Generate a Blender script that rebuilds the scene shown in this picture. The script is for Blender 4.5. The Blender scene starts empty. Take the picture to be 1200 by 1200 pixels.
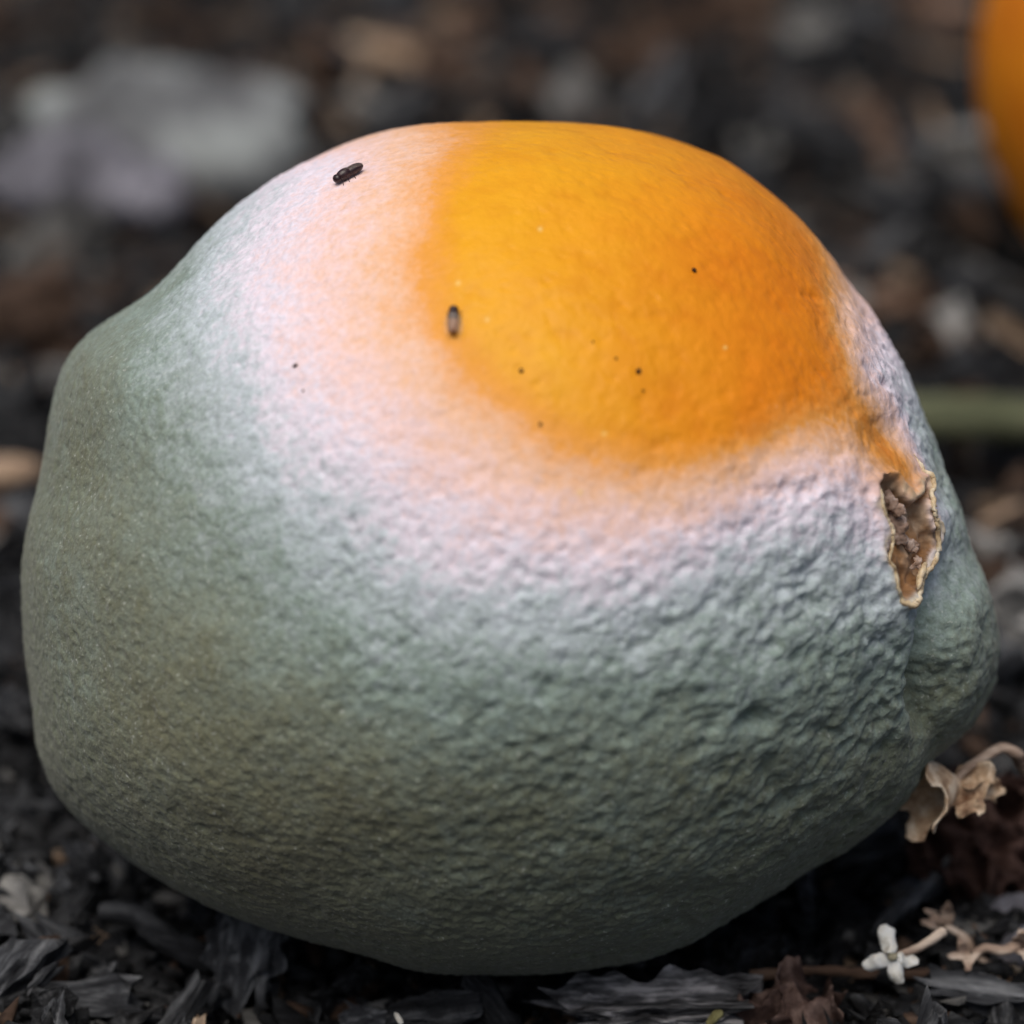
import bpy, math, random
import numpy as np
from mathutils import Vector, Matrix, Euler

# ------------------------------------------------------------------ camera, world, sun, exposure
CM = 0.01
sc = bpy.context.scene
PITCH = math.radians(22.0)
DIST = 33.0                       # cm, camera to the reference plane through the fruit
K = 9.0 / 1200.0                  # cm per photograph pixel on that plane
O0 = np.array([0.0, 0.0, 3.92])   # world cm, point at the middle of the frame
FW = np.array([0.0, math.cos(PITCH), -math.sin(PITCH)])
U = np.array([1.0, 0.0, 0.0])
V = np.array([0.0, math.sin(PITCH), math.cos(PITCH)])
W = -FW

cam = bpy.data.cameras.new('camera')
camo = bpy.data.objects.new('camera', cam)
sc.collection.objects.link(camo)
camo.location = Vector((O0 - FW * DIST) * CM)
camo.rotation_euler = (math.pi / 2 - PITCH, 0, 0)
cam.sensor_width = 36
cam.lens = 36 * DIST / 9.0
cam.clip_start = 0.005
cam.clip_end = 50
cam.dof.use_dof = True
cam.dof.focus_distance = 0.311
cam.dof.aperture_fstop = 16.5
sc.camera = camo

SUN_EL, SUN_AZ = math.radians(67), math.radians(-154)    # azimuth from +Y (away from camera) towards +X
world = bpy.data.worlds.new('World')
sc.world = world
world.use_nodes = True
nt = world.node_tree
sky = nt.nodes.new('ShaderNodeTexSky')
sky.sky_type = 'NISHITA'
sky.sun_disc = False
sky.sun_elevation = SUN_EL
sky.sun_rotation = SUN_AZ
sky.dust_density = 6.0
sky.ozone_density = 0.4
bg = nt.nodes['Background']
bg.inputs['Strength'].default_value = 0.06
nt.links.new(sky.outputs['Color'], bg.inputs['Color'])

sun = bpy.data.lights.new('sun', 'SUN')
sun.energy = 1.5
sun.angle = math.radians(50)
sun.color = (1.0, 0.95, 0.88)
suno = bpy.data.objects.new('sun', sun)
sc.collection.objects.link(suno)
sd = Vector((math.sin(SUN_AZ) * math.cos(SUN_EL), math.cos(SUN_AZ) * math.cos(SUN_EL), math.sin(SUN_EL)))
suno.rotation_euler = sd.to_track_quat('Z', 'Y').to_euler()
suno.location = sd * 1.0

sc.view_settings.view_transform = 'Standard'
sc.view_settings.look = 'None'
sc.view_settings.exposure = 0.47
sc.view_settings.gamma = 1.0
sc.view_settings.use_curve_mapping = False
sc.cycles.use_denoising = True
sc.cycles.max_bounces = 4
sc.cycles.adaptive_threshold = 0.02

# ------------------------------------------------------------------ helpers
rng = np.random.default_rng(7)
random.seed(7)
COL = sc.collection


def ray(px, py):
    """unit-depth ray in world cm through a photograph pixel (multiply by depth)."""
    return FW + U * ((px - 600) * K / DIST) + V * ((600 - py) * K / DIST)


CAMP = O0 - FW * DIST


def at(px, py, w=0.0):
    return CAMP + ray(px, py) * (DIST - w)


def on_ground(px, py, z=0.0):
    r = ray(px, py)
    return CAMP + r * ((z - CAMP[2]) / r[2])


def mesh_from(name, verts, faces, smooth=True):
    me = bpy.data.meshes.new(name)
    me.from_pydata([tuple(v) for v in np.asarray(verts) * CM], [], faces)
    me.update()
    if smooth:
        me.polygons.foreach_set('use_smooth', [True] * len(me.polygons))
    return me


def link(name, me, mat=None, parent=None, loc=None, rot=None):
    o = bpy.data.objects.new(name, me)
    COL.objects.link(o)
    if mat is not None and me is not None and not me.materials:
        me.materials.append(mat)
    if parent is not None:
        o.parent = parent
    if loc is not None:
        o.location = Vector(np.asarray(loc) * CM)
    if rot is not None:
        o.rotation_euler = rot
    return o


def tag(o, label=None, cat=None, group=None, kind=None):
    if label: o['label'] = label
    if cat: o['category'] = cat
    if group: o['group'] = group
    if kind: o['kind'] = kind
    return o


def empty(name, loc, rot=None):
    o = bpy.data.objects.new(name, None)
    o.empty_display_size = 0.002
    COL.objects.link(o)
    o.location = Vector(np.asarray(loc) * CM)
    if rot is not None: o.rotation_euler = rot
    return o


# -------- vectorised noise
def _h(ix, iy, iz, s):
    h = (ix.astype(np.int64) * 374761393 + iy.astype(np.int64) * 668265263 + iz.astype(np.int64) * 2147483647 + s * 974634777) & 0xFFFFFFFF
    h = ((h ^ (h >> 13)) * 1274126177) & 0xFFFFFFFF
    h = ((h ^ (h >> 16)) * 2246822519) & 0xFFFFFFFF
    h = h ^ (h >> 15)
    return (h & 0xFFFFFF) / float(0xFFFFFF)


def vnoise(P, s=0):
    """value noise -1..1"""
    P = np.asarray(P, float)
    i = np.floor(P).astype(np.int64)
    f = P - i
    f = f * f * f * (f * (f * 6 - 15) + 10)
    r = 0
    for dx in (0, 1):
        wx = f[:, 0] if dx else 1 - f[:, 0]
        for dy in (0, 1):
            wy = f[:, 1] if dy else 1 - f[:, 1]
            for dz in (0, 1):
                wz = f[:, 2] if dz else 1 - f[:, 2]
                r = r + wx * wy * wz * _h(i[:, 0] + dx, i[:, 1] + dy, i[:, 2] + dz, s)
    return r * 2 - 1


def fbm(P, oct=3, s=0, gain=0.5):
    r, a, t = 0, 1.0, 0
    for k in range(oct):
        r = r + a * vnoise(P * (2.03 ** k) + 11.3 * k, s + k)
        t += a
        a *= gain
    return r / t


def worley(P, s=0):
    P = np.asarray(P, float)
    i = np.floor(P).astype(np.int64)
    f = P - i
    d1 = np.full(len(P), 9.0)
    d2 = np.full(len(P), 9.0)
    for dx in (-1, 0, 1):
        for dy in (-1, 0, 1):
            for dz in (-1, 0, 1):
                a, b, c = i[:, 0] + dx, i[:, 1] + dy, i[:, 2] + dz
                d = (dx + _h(a, b, c, s) - f[:, 0]) ** 2 + (dy + _h(a, b, c, s + 1) - f[:, 1]) ** 2 + (dz + _h(a, b, c, s + 2) - f[:, 2]) ** 2
                d2 = np.minimum(d2, np.maximum(d1, d))
                d1 = np.minimum(d1, d)
    return np.sqrt(d1), np.sqrt(d2)


def sstep(a, b, x):
    t = np.clip((x - a) / (b - a), 0, 1)
    return t * t * (3 - 2 * t)


# -------- node helpers
class NT:
    def __init__(self, name):
        self.m = bpy.data.materials.new(name)
        self.m.use_nodes = True
        self.t = self.m.node_tree
        self.b = self.t.nodes['Principled BSDF']

    def n(self, typ, **kw):
        nd = self.t.nodes.new(typ)
        for k, v in kw.items():
            if hasattr(nd, k) and k not in nd.inputs: setattr(nd, k, v)
            else: nd.inputs[k].default_value = v
        return nd

    def l(self, a, b): self.t.links.new(a, b)

    def coord(self): return self.n('ShaderNodeTexCoord').outputs['Object']

    def noise(self, co, scale, detail=3, rough=0.55):
        nd = self.n('ShaderNodeTexNoise')
        nd.inputs['Scale'].default_value = scale
        nd.inputs['Detail'].default_value = detail
        nd.inputs['Roughness'].default_value = rough
        self.l(co, nd.inputs['Vector'])
        return nd.outputs['Fac']

    def math(self, op, a, b=None, c=None, clamp=False):
        nd = self.n('ShaderNodeMath', operation=op)
        nd.use_clamp = clamp
        for k, x in enumerate((a, b, c)):
            if x is None: continue
            if isinstance(x, (int, float)): nd.inputs[k].default_value = x
            else: self.l(x, nd.inputs[k])
        return nd.outputs[0]

    def ramp(self, fac, stops, interp='LINEAR'):
        nd = self.n('ShaderNodeValToRGB')
        cr = nd.color_ramp
        cr.interpolation = interp
        while len(cr.elements) < len(stops): cr.elements.new(0.5)
        for e, (p, c) in zip(cr.elements, stops):
            e.position = p
            e.color = (*c, 1)
        self.l(fac, nd.inputs['Fac'])
        return nd.outputs['Color']

    def mix(self, fac, a, b, mode='MIX'):
        nd = self.n('ShaderNodeMix', data_type='RGBA', blend_type=mode)
        for k, x in ((0, fac), (6, a), (7, b)):
            if isinstance(x, (int, float)): nd.inputs[k].default_value = x
            elif isinstance(x, tuple): nd.inputs[k].default_value = (*x, 1)
            else: self.l(x, nd.inputs[k])
        return nd.outputs[2]

    def bump(self, h, dist, strength=1.0, normal=None):
        nd = self.n('ShaderNodeBump')
        nd.inputs['Distance'].default_value = dist
        nd.inputs['Strength'].default_value = strength
        self.l(h, nd.inputs['Height'])
        if normal is not None: self.l(normal, nd.inputs['Normal'])
        return nd.outputs['Normal']

    def attr(self, name):
        return self.n('ShaderNodeAttribute', attribute_name=name).outputs['Fac']


def lin(r, g, b):
    f = lambda c: (c / 255 / 12.92) if c / 255 <= 0.04045 else ((c / 255 + 0.055) / 1.055) ** 2.4
    return (f(r), f(g), f(b))


# ------------------------------------------------------------------ materials
def mat_peel():
    m = NT('mouldy_peel')
    co = m.coord()
    mold, olive, warm = m.attr('mold'), m.attr('olive'), m.attr('warm')
    grain = m.noise(co, 1500, 2, 0.65)
    mid = m.noise(co, 420, 2, 0.6)
    patch = m.noise(co, 110, 2, 0.6)
    # mould growth edge broken up by grain, only away from the clean rind
    amp = m.n('ShaderNodeMapRange')
    m.l(mold, amp.inputs[0])
    amp.inputs[1].default_value = 0.05; amp.inputs[2].default_value = 0.45
    amp.inputs[3].default_value = 0.25; amp.inputs[4].default_value = 1.0
    j = m.math('ADD', m.math('MULTIPLY', m.math('SUBTRACT', grain, 0.5), 0.22),
               m.math('ADD', m.math('MULTIPLY', m.math('SUBTRACT', mid, 0.5), 0.16), m.math('MULTIPLY', m.math('SUBTRACT', patch, 0.5), 0.10)))
    s = m.math('ADD', mold, m.math('MULTIPLY', j, amp.outputs[0]), clamp=True)
    rind = m.mix(warm, (0.78, 0.365, 0.008), (0.73, 0.220, 0.005))
    mot = m.ramp(m.math('ADD', m.math('MULTIPLY', mid, 0.65), m.math('MULTIPLY', patch, 0.35)), [(0.36, (0.92, 0.86, 0.75)), (0.5, (0.98, 0.97, 0.94)), (0.64, (1.0, 1.0, 1.0))])
    rind = m.mix(1.0, rind, mot, 'MULTIPLY')
    stages = m.ramp(s, [(0.0, (0.70, 0.21, 0.005)), (0.20, (0.76, 0.33, 0.07)), (0.33, (0.80, 0.50, 0.345)),
                        (0.45, (0.82, 0.61, 0.60)), (0.56, (0.76, 0.70, 0.80)), (0.68, (0.50, 0.57, 0.62)),
                        (0.84, (0.235, 0.308, 0.278)), (1.0, (0.143, 0.168, 0.118))])
    f = m.n('ShaderNodeMapRange', interpolation_type='SMOOTHSTEP')
    m.l(s, f.inputs[0]); f.inputs[1].default_value = 0.06; f.inputs[2].default_value = 0.24
    c = m.mix(f.outputs[0], rind, stages)
    ol = m.math('MULTIPLY', olive, m.math('MULTIPLY_ADD', patch, 1.6, 0.0), clamp=True)
    c = m.mix(ol, c, (0.155, 0.150, 0.085))
    # fine powder flecks: pale spore clumps and darker pits
    fl = m.noise(co, 2600, 2, 0.5)
    flr = m.n('ShaderNodeMapRange'); m.l(fl, flr.inputs[0])
    flr.inputs[1].default_value = 0.62; flr.inputs[2].default_value = 0.78
    c = m.mix(m.math('MULTIPLY', flr.outputs[0], m.math('MULTIPLY', s, 0.55)), c, (0.62, 0.66, 0.62))
    pw_ = m.n('ShaderNodeMapRange'); m.l(m.noise(co, 1900, 2, 0.7), pw_.inputs[0])
    pw_.inputs[1].default_value = 0.30; pw_.inputs[2].default_value = 0.70; pw_.inputs[3].default_value = 0.80; pw_.inputs[4].default_value = 1.14
    pv = m.n('ShaderNodeHueSaturation'); m.l(c, pv.inputs['Color']); m.l(pw_.outputs[0], pv.inputs['Value']); m.l(s, pv.inputs['Fac'])
    c = pv.outputs['Color']
    torn = m.attr('torn')
    tc = m.ramp(m.math('ADD', m.math('MULTIPLY', mid, 0.6), m.math('MULTIPLY', patch, 0.4)), [(0.35, (0.11, 0.048, 0.014)), (0.5, (0.32, 0.17, 0.075)), (0.66, (0.54, 0.40, 0.28))])
    c = m.mix(torn, c, tc)
    bruise = m.attr('bruise')
    c = m.mix(bruise, c, (0.34, 0.15, 0.03))
    c = m.mix(m.attr('rim'), c, (0.60, 0.49, 0.33))
    c = m.mix(m.attr('fleck'), c, (0.82, 0.55, 0.16))
    m.l(c, m.b.inputs['Base Color'])
    rg = m.n('ShaderNodeMapRange'); m.l(s, rg.inputs[0])
    rg.inputs[1].default_value = 0.1; rg.inputs[2].default_value = 0.4
    rg.inputs[3].default_value = 0.50; rg.inputs[4].default_value = 0.95
    m.l(rg.outputs[0], m.b.inputs['Roughness'])
    m.b.inputs['Specular IOR Level'].default_value = 0.25
    m.l(m.math('MULTIPLY', s, 0.14), m.b.inputs['Sheen Weight'])
    m.b.inputs['Sheen Roughness'].default_value = 0.6
    m.b.inputs['Subsurface Radius'].default_value = (1.0, 0.45, 0.2)
    m.b.inputs['Subsurface Scale'].default_value = 0.002
    h = m.math('ADD', m.math('MULTIPLY', grain, m.math('MULTIPLY_ADD', s, 0.9, 0.15)), m.math('MULTIPLY', mid, 0.8))
    m.l(m.bump(h, 0.00035, 0.55), m.b.inputs['Normal'])
    return m.m


def mat_plain(name, stops, scale, rough=0.9, stretch=None, bump=0.0003, bstr=0.6, spec=0.2, sss=0.0, rand=0.0, detail=5):
    m = NT(name)
    co = m.coord()
    if stretch:
        mp = m.n('ShaderNodeMapping')
        mp.inputs['Scale'].default_value = stretch
        m.l(co, mp.inputs['Vector'])
        co = mp.outputs['Vector']
    if rand:
        oi = m.n('ShaderNodeObjectInfo').outputs['Random']
        va = m.n('ShaderNodeVectorMath', operation='ADD')
        cb = m.n('ShaderNodeCombineXYZ')
        m.l(m.math('MULTIPLY', oi, 37.0), cb.inputs[0]); m.l(m.math('MULTIPLY', oi, 91.0), cb.inputs[1])
        m.l(co, va.inputs[0]); m.l(cb.outputs[0], va.inputs[1])
        co = va.outputs[0]
    n1 = m.noise(co, scale, detail, 0.62)
    c = m.ramp(n1, stops)
    if rand:
        hv = m.n('ShaderNodeHueSaturation')
        m.l(m.math('MULTIPLY_ADD', oi, 2 * rand, 1.0 - rand), hv.inputs['Value'])
        m.l(c, hv.inputs['Color'])
        c = hv.outputs['Color']
    m.l(c, m.b.inputs['Base Color'])
    m.b.inputs['Roughness'].default_value = rough
    m.b.inputs['Specular IOR Level'].default_value = spec
    if sss:
        m.b.inputs['Subsurface Weight'].default_value = sss
        m.b.inputs['Subsurface Radius'].default_value = (1, .7, .5)
        m.b.inputs['Subsurface Scale'].default_value = 0.001
    n2 = m.noise(co, scale * 2.2, 4, 0.6)
    m.l(m.bump(m.math('ADD', n1, m.math('MULTIPLY', n2, 0.5)), bump, bstr), m.b.inputs['Normal'])
    return m.m


FIB = (0.16, 1.0, 1.0)
M = {
    'peel': mat_peel(),
    'soil': mat_plain('dark_soil', [(0.3, (0.006, 0.006, 0.007)), (0.55, (0.018, 0.017, 0.016)), (0.75, (0.045, 0.04, 0.035))], 260, bump=0.0012),
    'char': mat_plain('charred_bark', [(0.32, (0.006, 0.0065, 0.008)), (0.50, (0.028, 0.030, 0.034)), (0.70, (0.12, 0.126, 0.135))], 800, stretch=FIB, rand=0.55, bump=0.0005, bstr=0.9),
    'grey': mat_plain('weathered_grey_wood', [(0.30, (0.05, 0.05, 0.05)), (0.52, (0.16, 0.16, 0.157)), (0.72, (0.32, 0.32, 0.31))], 800, stretch=FIB, rand=0.4, bump=0.0004),
    'brown': mat_plain('brown_bark', [(0.30, (0.03, 0.018, 0.012)), (0.52, (0.105, 0.066, 0.047)), (0.72, (0.23, 0.16, 0.12))], 700, stretch=FIB, rand=0.45, bump=0.0004),
    'tan': mat_plain('dry_tan_wood', [(0.30, (0.12, 0.08, 0.05)), (0.52, (0.28, 0.20, 0.14)), (0.72, (0.42, 0.34, 0.26))], 700, stretch=FIB, rand=0.35, bump=0.0003),
    'silver': mat_plain('silvery_fibrous_bark', [(0.36, (0.015, 0.015, 0.016)), (0.5, (0.11, 0.11, 0.115)), (0.64, (0.42, 0.41, 0.42))], 900, stretch=(0.22, 1, 1), bump=0.0010, bstr=1.0),
    'lilac': mat_plain('lilac_grey_stone', [(0.32, (0.05, 0.05, 0.06)), (0.52, (0.14, 0.14, 0.165)), (0.70, (0.30, 0.30, 0.35))], 160, bump=0.0004),
    'pale_stone': mat_plain('pale_grey_stone', [(0.36, (0.05, 0.05, 0.055)), (0.52, (0.15, 0.16, 0.168)), (0.66, (0.29, 0.32, 0.32))], 55, bump=0.0008),
    'stick': mat_plain('greenish_grey_stem', [(0.3, (0.04, 0.045, 0.025)), (0.55, (0.10, 0.11, 0.065)), (0.75, (0.20, 0.20, 0.135))], 220, stretch=FIB, bump=0.0004),
    'flower_tan': mat_plain('dried_tan_petal', [(0.34, (0.16, 0.075, 0.04)), (0.5, (0.50, 0.36, 0.24)), (0.64, (0.74, 0.64, 0.51))], 380, bump=0.0006, sss=0.0),
    'flower_brown': mat_plain('dried_brown_stalk', [(0.34, (0.09, 0.05, 0.035)), (0.5, (0.32, 0.24, 0.19)), (0.66, (0.58, 0.49, 0.41))], 480, stretch=FIB, bump=0.0003),
    'petal_white': mat_plain('white_petal', [(0.32, (0.36, 0.31, 0.23)), (0.45, (0.68, 0.66, 0.60)), (0.62, (0.80, 0.80, 0.78))], 420, rough=0.6, bump=0.0004, sss=0.3),
    'flower_center': mat_plain('flower_throat', [(0.3, (0.16, 0.15, 0.10)), (0.7, (0.36, 0.34, 0.25))], 900),
    'dead_leaf': mat_plain('crumpled_brown_leaf', [(0.28, (0.02, 0.011, 0.009)), (0.5, (0.07, 0.043, 0.036)), (0.74, (0.21, 0.15, 0.13))], 420, bump=0.0005, rough=0.75),
    'leaf_dark': mat_plain('rotting_red_brown_leaf', [(0.28, (0.012, 0.006, 0.005)), (0.5, (0.04, 0.020, 0.016)), (0.74, (0.11, 0.065, 0.055))], 420, bump=0.0005, rough=0.7),
    'yellow': mat_plain('yellow_fragment', [(0.3, (0.10, 0.09, 0.03)), (0.6, (0.30, 0.28, 0.13))], 900),
    'rim': mat_plain('torn_cream_rind', [(0.28, (0.20, 0.11, 0.05)), (0.48, (0.56, 0.44, 0.28)), (0.7, (0.76, 0.68, 0.54))], 700, bump=0.0003, rough=0.7, sss=0.2),
    'pulp': mat_plain('dried_pulp', [(0.3, (0.13, 0.075, 0.045)), (0.5, (0.33, 0.23, 0.18)), (0.7, (0.56, 0.46, 0.41))], 800, bump=0.0004, rough=0.6, sss=0.15),
    'fly_dark': mat_plain('dark_fly_body', [(0.3, (0.008, 0.003, 0.004)), (0.7, (0.035, 0.012, 0.016))], 2500, rough=0.35, spec=0.5, bump=0.00005),
    'fly_brown': mat_plain('brown_fly_abdomen', [(0.3, (0.16, 0.06, 0.025)), (0.7, (0.36, 0.18, 0.09))], 2500, rough=0.4, spec=0.5, bump=0.00005),
    'speck': mat_plain('dark_speck', [(0.3, (0.02, 0.008, 0.004)), (0.7, (0.06, 0.03, 0.018))], 3000, bump=0.00005),
}


def mat_orange_far():
    m = NT('fresh_orange_rind')
    co = m.coord()
    n1 = m.noise(co, 60, 3)
    c = m.ramp(n1, [(0.3, (0.60, 0.17, 0.004)), (0.7, (0.76, 0.27, 0.008))])
    vo = m.n('ShaderNodeTexVoronoi'); vo.inputs['Scale'].default_value = 900
    m.l(co, vo.inputs['Vector'])
    m.l(c, m.b.inputs['Base Color'])
    m.b.inputs['Roughness'].default_value = 0.5
    m.b.inputs['Specular IOR Level'].default_value = 0.3
    m.l(m.bump(vo.outputs['Distance'], 0.0004, 0.5), m.b.inputs['Normal'])
    return m.m


def mat_wing():
    m = NT('clear_wing')
    m.b.inputs['Base Color'].default_value = (0.42, 0.33, 0.26, 1)
    m.b.inputs['Alpha'].default_value = 0.16
    m.b.inputs['Roughness'].default_value = 0.25
    return m.m


M['orange'] = mat_orange_far()
M['wing'] = mat_wing()

# ------------------------------------------------------------------ ground
GX = np.concatenate([np.linspace(-150, -16, 30), np.linspace(-15.6, 15.6, 170), np.linspace(16, 150, 30)])
GY = np.concatenate([np.linspace(-60, -9, 14), np.linspace(-8.8, 30, 210), np.linspace(30.5, 75, 110), np.linspace(77, 260, 40)])


def ground_h(x, y):
    P = np.stack([np.asarray(x, float), np.asarray(y, float), np.zeros(np.shape(x))], -1).reshape(-1, 3)
    h = 0.45 * fbm(P * 0.30, 2, 50) + 0.35 * fbm(P * 0.9, 3, 60)
    d = np.hypot(P[:, 0], P[:, 1])
    k = sstep(2.0, 6.0, d)
    return (h * k - 0.25 * (1 - k)).reshape(np.shape(x))


gx, gy = np.meshgrid(GX, GY)
gz = ground_h(gx, gy)
P = np.stack([gx.ravel(), gy.ravel(), np.zeros(gx.size)], -1)
gz = gz + (0.10 * fbm(P * 3.5, 2, 70)).reshape(gz.shape)
nxg = len(GX)
faces = [(r * nxg + c, r * nxg + c + 1, (r + 1) * nxg + c + 1, (r + 1) * nxg + c) for r in range(len(GY) - 1) for c in range(nxg - 1)]
g = link('ground', mesh_from('ground', np.stack([gx.ravel(), gy.ravel(), gz.ravel()], -1), faces), M['soil'])
tag(g, 'dark crumbly soil under the mulch around the mouldy orange', 'ground', kind='structure')

# ------------------------------------------------------------------ the mouldy orange
CPX = (598.0, 652.0)
SIL = [(560,142),(480,146),(430,157),(380,178),(330,205),(280,240),(240,275),(200,315),(165,350),(140,368),(110,385),(85,405),(72,430),(62,470),(53,510),(50,548),(41,575),(31,610),(27,660),(28,720),(35,800),(45,870),(60,915),(90,955),(140,990),(200,1030),(260,1058),(320,1080),(400,1104),(460,1125),(520,1138),(580,1143),(650,1140),(720,1132),(800,1110),(860,1080),(920,1042),(970,1008),(1020,978),(1062,945),(1092,903),(1130,866),(1160,830),(1172,780),(1168,720),(1155,670),(1130,610),(1112,560),(1097,505),(1080,470),(1065,430),(1040,390),(1010,350),(985,310),(950,265),(910,225),(860,190),(800,163),(730,147),(640,140)]
sil = np.array(SIL, float)
sx = (sil[:, 0] - CPX[0]) * K
sy = (CPX[1] - sil[:, 1]) * K
th = np.arctan2(sy, sx)
rr = np.hypot(sx, sy)
o = np.argsort(th)
th, rr = th[o], rr[o] * 0.992
NF = 720
TT = np.linspace(-math.pi, math.pi, NF, endpoint=False)
RT = np.interp(TT, np.r_[th - 2 * math.pi, th, th + 2 * math.pi], np.r_[rr, rr, rr])
FC = np.fft.rfft(RT) / NF
NH = 30
DEP = 3.95


def base_point(theta, phi):
    """camera-frame cm position (u,v,w) relative to the fruit centre."""
    s, c = np.sin(phi), np.cos(phi)
    R = np.full(np.shape(theta), FC[0].real)
    for k in range(1, NH):
        dec = math.exp(-(k / 22.0) ** 4)
        a = FC[k] * np.exp(1j * k * (theta + math.pi))
        R = R + 2 * dec * a.real * s ** min(0.6 * k + 0.4, 9)
    return np.stack([R * s * np.cos(theta), R * s * np.sin(theta), DEP * c], -1)


VC = (600 - CPX[1]) * K
UC = (CPX[0] - 600) * K


def project(p):
    """camera-frame fruit points -> photograph pixels."""
    d = DIST - p[:, 2]
    return np.stack([600 + (p[:, 0] + UC) / d * DIST / K, 600 - (p[:, 1] + VC) / d * DIST / K], -1)


def surf(px, py):
    """front surface point for pixels."""
    px, py = np.asarray(px, float), np.asarray(py, float)
    theta = np.arctan2(CPX[1] - py, px - CPX[0])
    rho = np.hypot(px - CPX[0], py - CPX[1])
    lo, hi = np.zeros_like(rho), np.full_like(rho, math.radians(97))
    for _ in range(24):
        mid_ = (lo + hi) / 2
        q = project(base_point(theta, mid_))
        r = np.hypot(q[:, 0] - CPX[0], q[:, 1] - CPX[1])
        big = r > rho
        hi = np.where(big, mid_, hi)
        lo = np.where(big, lo, mid_)
    return base_point(theta, lo)


# cube-sphere, one face towards the camera
N = 330
ii = np.arange(N + 1)
tan_ = np.tan((ii / N * 2 - 1) * math.pi / 4)
keys, quads = [], []
for ax in range(3):
    for side in (0, N):
        a, b = np.meshgrid(ii, ii, indexing='ij')
        c = np.full_like(a, side)
        trip = [None] * 3
        trip[ax] = c; trip[(ax + 1) % 3] = a; trip[(ax + 2) % 3] = b
        key = (trip[0] * (N + 1) + trip[1]) * (N + 1) + trip[2]
        keys.append(key.ravel())
        base = len(quads) and sum(len(k) for k in keys[:-1])
        idx = np.arange((N + 1) ** 2).reshape(N + 1, N + 1) + (sum(len(k) for k in keys[:-1]))
        q = np.stack([idx[:-1, :-1], idx[1:, :-1], idx[1:, 1:], idx[:-1, 1:]], -1).reshape(-1, 4)
        if side == 0: q = q[:, ::-1]
        quads.append(q)
keys = np.concatenate(keys)
quads = np.concatenate(quads)
uk, inv = np.unique(keys, return_inverse=True)
quads = inv[quads]
kx, ky, kz = uk // ((N + 1) ** 2), (uk // (N + 1)) % (N + 1), uk % (N + 1)
dirs = np.stack([tan_[kx], tan_[ky], tan_[kz]], -1)
dirs /= np.linalg.norm(dirs, axis=1)[:, None]
theta = np.arctan2(dirs[:, 1], dirs[:, 0])
phi = np.arccos(np.clip(dirs[:, 2], -1, 1))
B = base_point(theta, phi)                     # undisturbed surface, camera frame


def grid_normals(p):
    a = p[quads[:, 2]] - p[quads[:, 0]]
    b = p[quads[:, 3]] - p[quads[:, 1]]
    fn = np.cross(a, b)
    n = np.zeros_like(p)
    for k in range(4):
        for ax in range(3):
            n[:, ax] += np.bincount(quads[:, k], fn[:, ax], len(p))
    n /= np.linalg.norm(n, axis=1)[:, None] + 1e-12
    return n


def rbf(pts, vals, reg=0.02):
    """smooth field through values at 3-D points, evaluated on every vertex."""
    pts = np.asarray(pts); vals = np.asarray(vals, float)
    n = len(pts)
    A = np.zeros((n + 1, n + 1))
    A[:n, :n] = -np.linalg.norm(pts[:, None] - pts[None], axis=2) - 0 * np.eye(n)
    A[:n, :n] += reg * np.eye(n)
    A[n, :n] = A[:n, n] = 1
    w = np.linalg.solve(A, np.r_[vals, 0])
    out = np.full(len(B), w[n])
    for p_, w_ in zip(pts, w[:n]):
        out -= w_ * np.sqrt(((B - p_) ** 2).sum(1))
    return out


BACK = [(90, 112, .0), (70, 115, .05), (110, 118, .4), (90, 145, .5), (45, 125, .6), (140, 125, .8), (0, 115, .9), (0, 150, 1), (180, 120, .95), (-90, 110, 1), (-45, 115, 1), (-135, 115, 1), (-90, 150, 1), (180, 160, 1), (90, 170, .85)]


def field(ctrl, back):
    px = np.array([(x, y) for _, l_ in ctrl for x, y in l_], float)
    vals = [s_ for s_, l_ in ctrl for _ in l_]
    pts = surf(px[:, 0], px[:, 1])
    bp = np.array([(math.radians(t), math.radians(f), s_) for t, f, s_ in back])
    pts = np.r_[pts, base_point(bp[:, 0], bp[:, 1])]
    return rbf(pts, np.r_[vals, bp[:, 2]])


MOLD = [
    (0.0, [(760,300),(850,350),(650,300),(900,420),(750,440),(850,460),(700,200),(800,190),(620,210),(930,330),(575,330),(610,415),(700,460),(800,485),(560,240),(890,260),(760,160),(660,155)]),
    (0.16, [(560,160),(530,220),(515,300),(528,385),(590,455),(680,512),(790,530),(880,512),(960,478),(985,420),(968,310),(1040,525),(1060,545),(1015,490)]),
    (0.30, [(500,165),(480,250),(470,330),(498,412),(565,487),(645,542),(740,563),(830,552),(905,527),(970,512),(1003,440),(990,350)]),
    (0.40, [(440,185),(415,270),(405,370),(450,440),(540,530),(640,580),(750,595),(850,572)]),
    (0.50, [(395,195),(345,270),(330,360),(400,460),(480,560),(590,620),(700,640),(830,602),(920,560),(990,553),(1018,430)]),
    (0.58, [(345,215),(290,300),(300,380),(350,480),(430,560),(540,650),(700,670),(830,640),(930,600),(1000,590),(1035,430),(1058,470)]),
    (0.70, [(262,280),(240,350),(260,450),(330,560),(430,660),(520,710),(650,720),(800,700),(900,660),(980,650),(1080,490)]),
    (0.82, [(205,330),(180,420),(190,520),(260,640),(380,740),(550,790),(750,790),(900,770),(1000,750),(1108,560),(1130,700)]),
    (0.94, [(110,420),(100,550),(100,700),(200,780),(300,850),(400,900),(600,900),(800,900),(950,900),(1040,850),(1130,780)]),
    (1.0, [(60,700),(100,880),(300,1000),(500,1080),(700,1100),(850,1040),(980,960)]),
]
mold = field(MOLD, BACK)
P8 = B * 1.0
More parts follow.
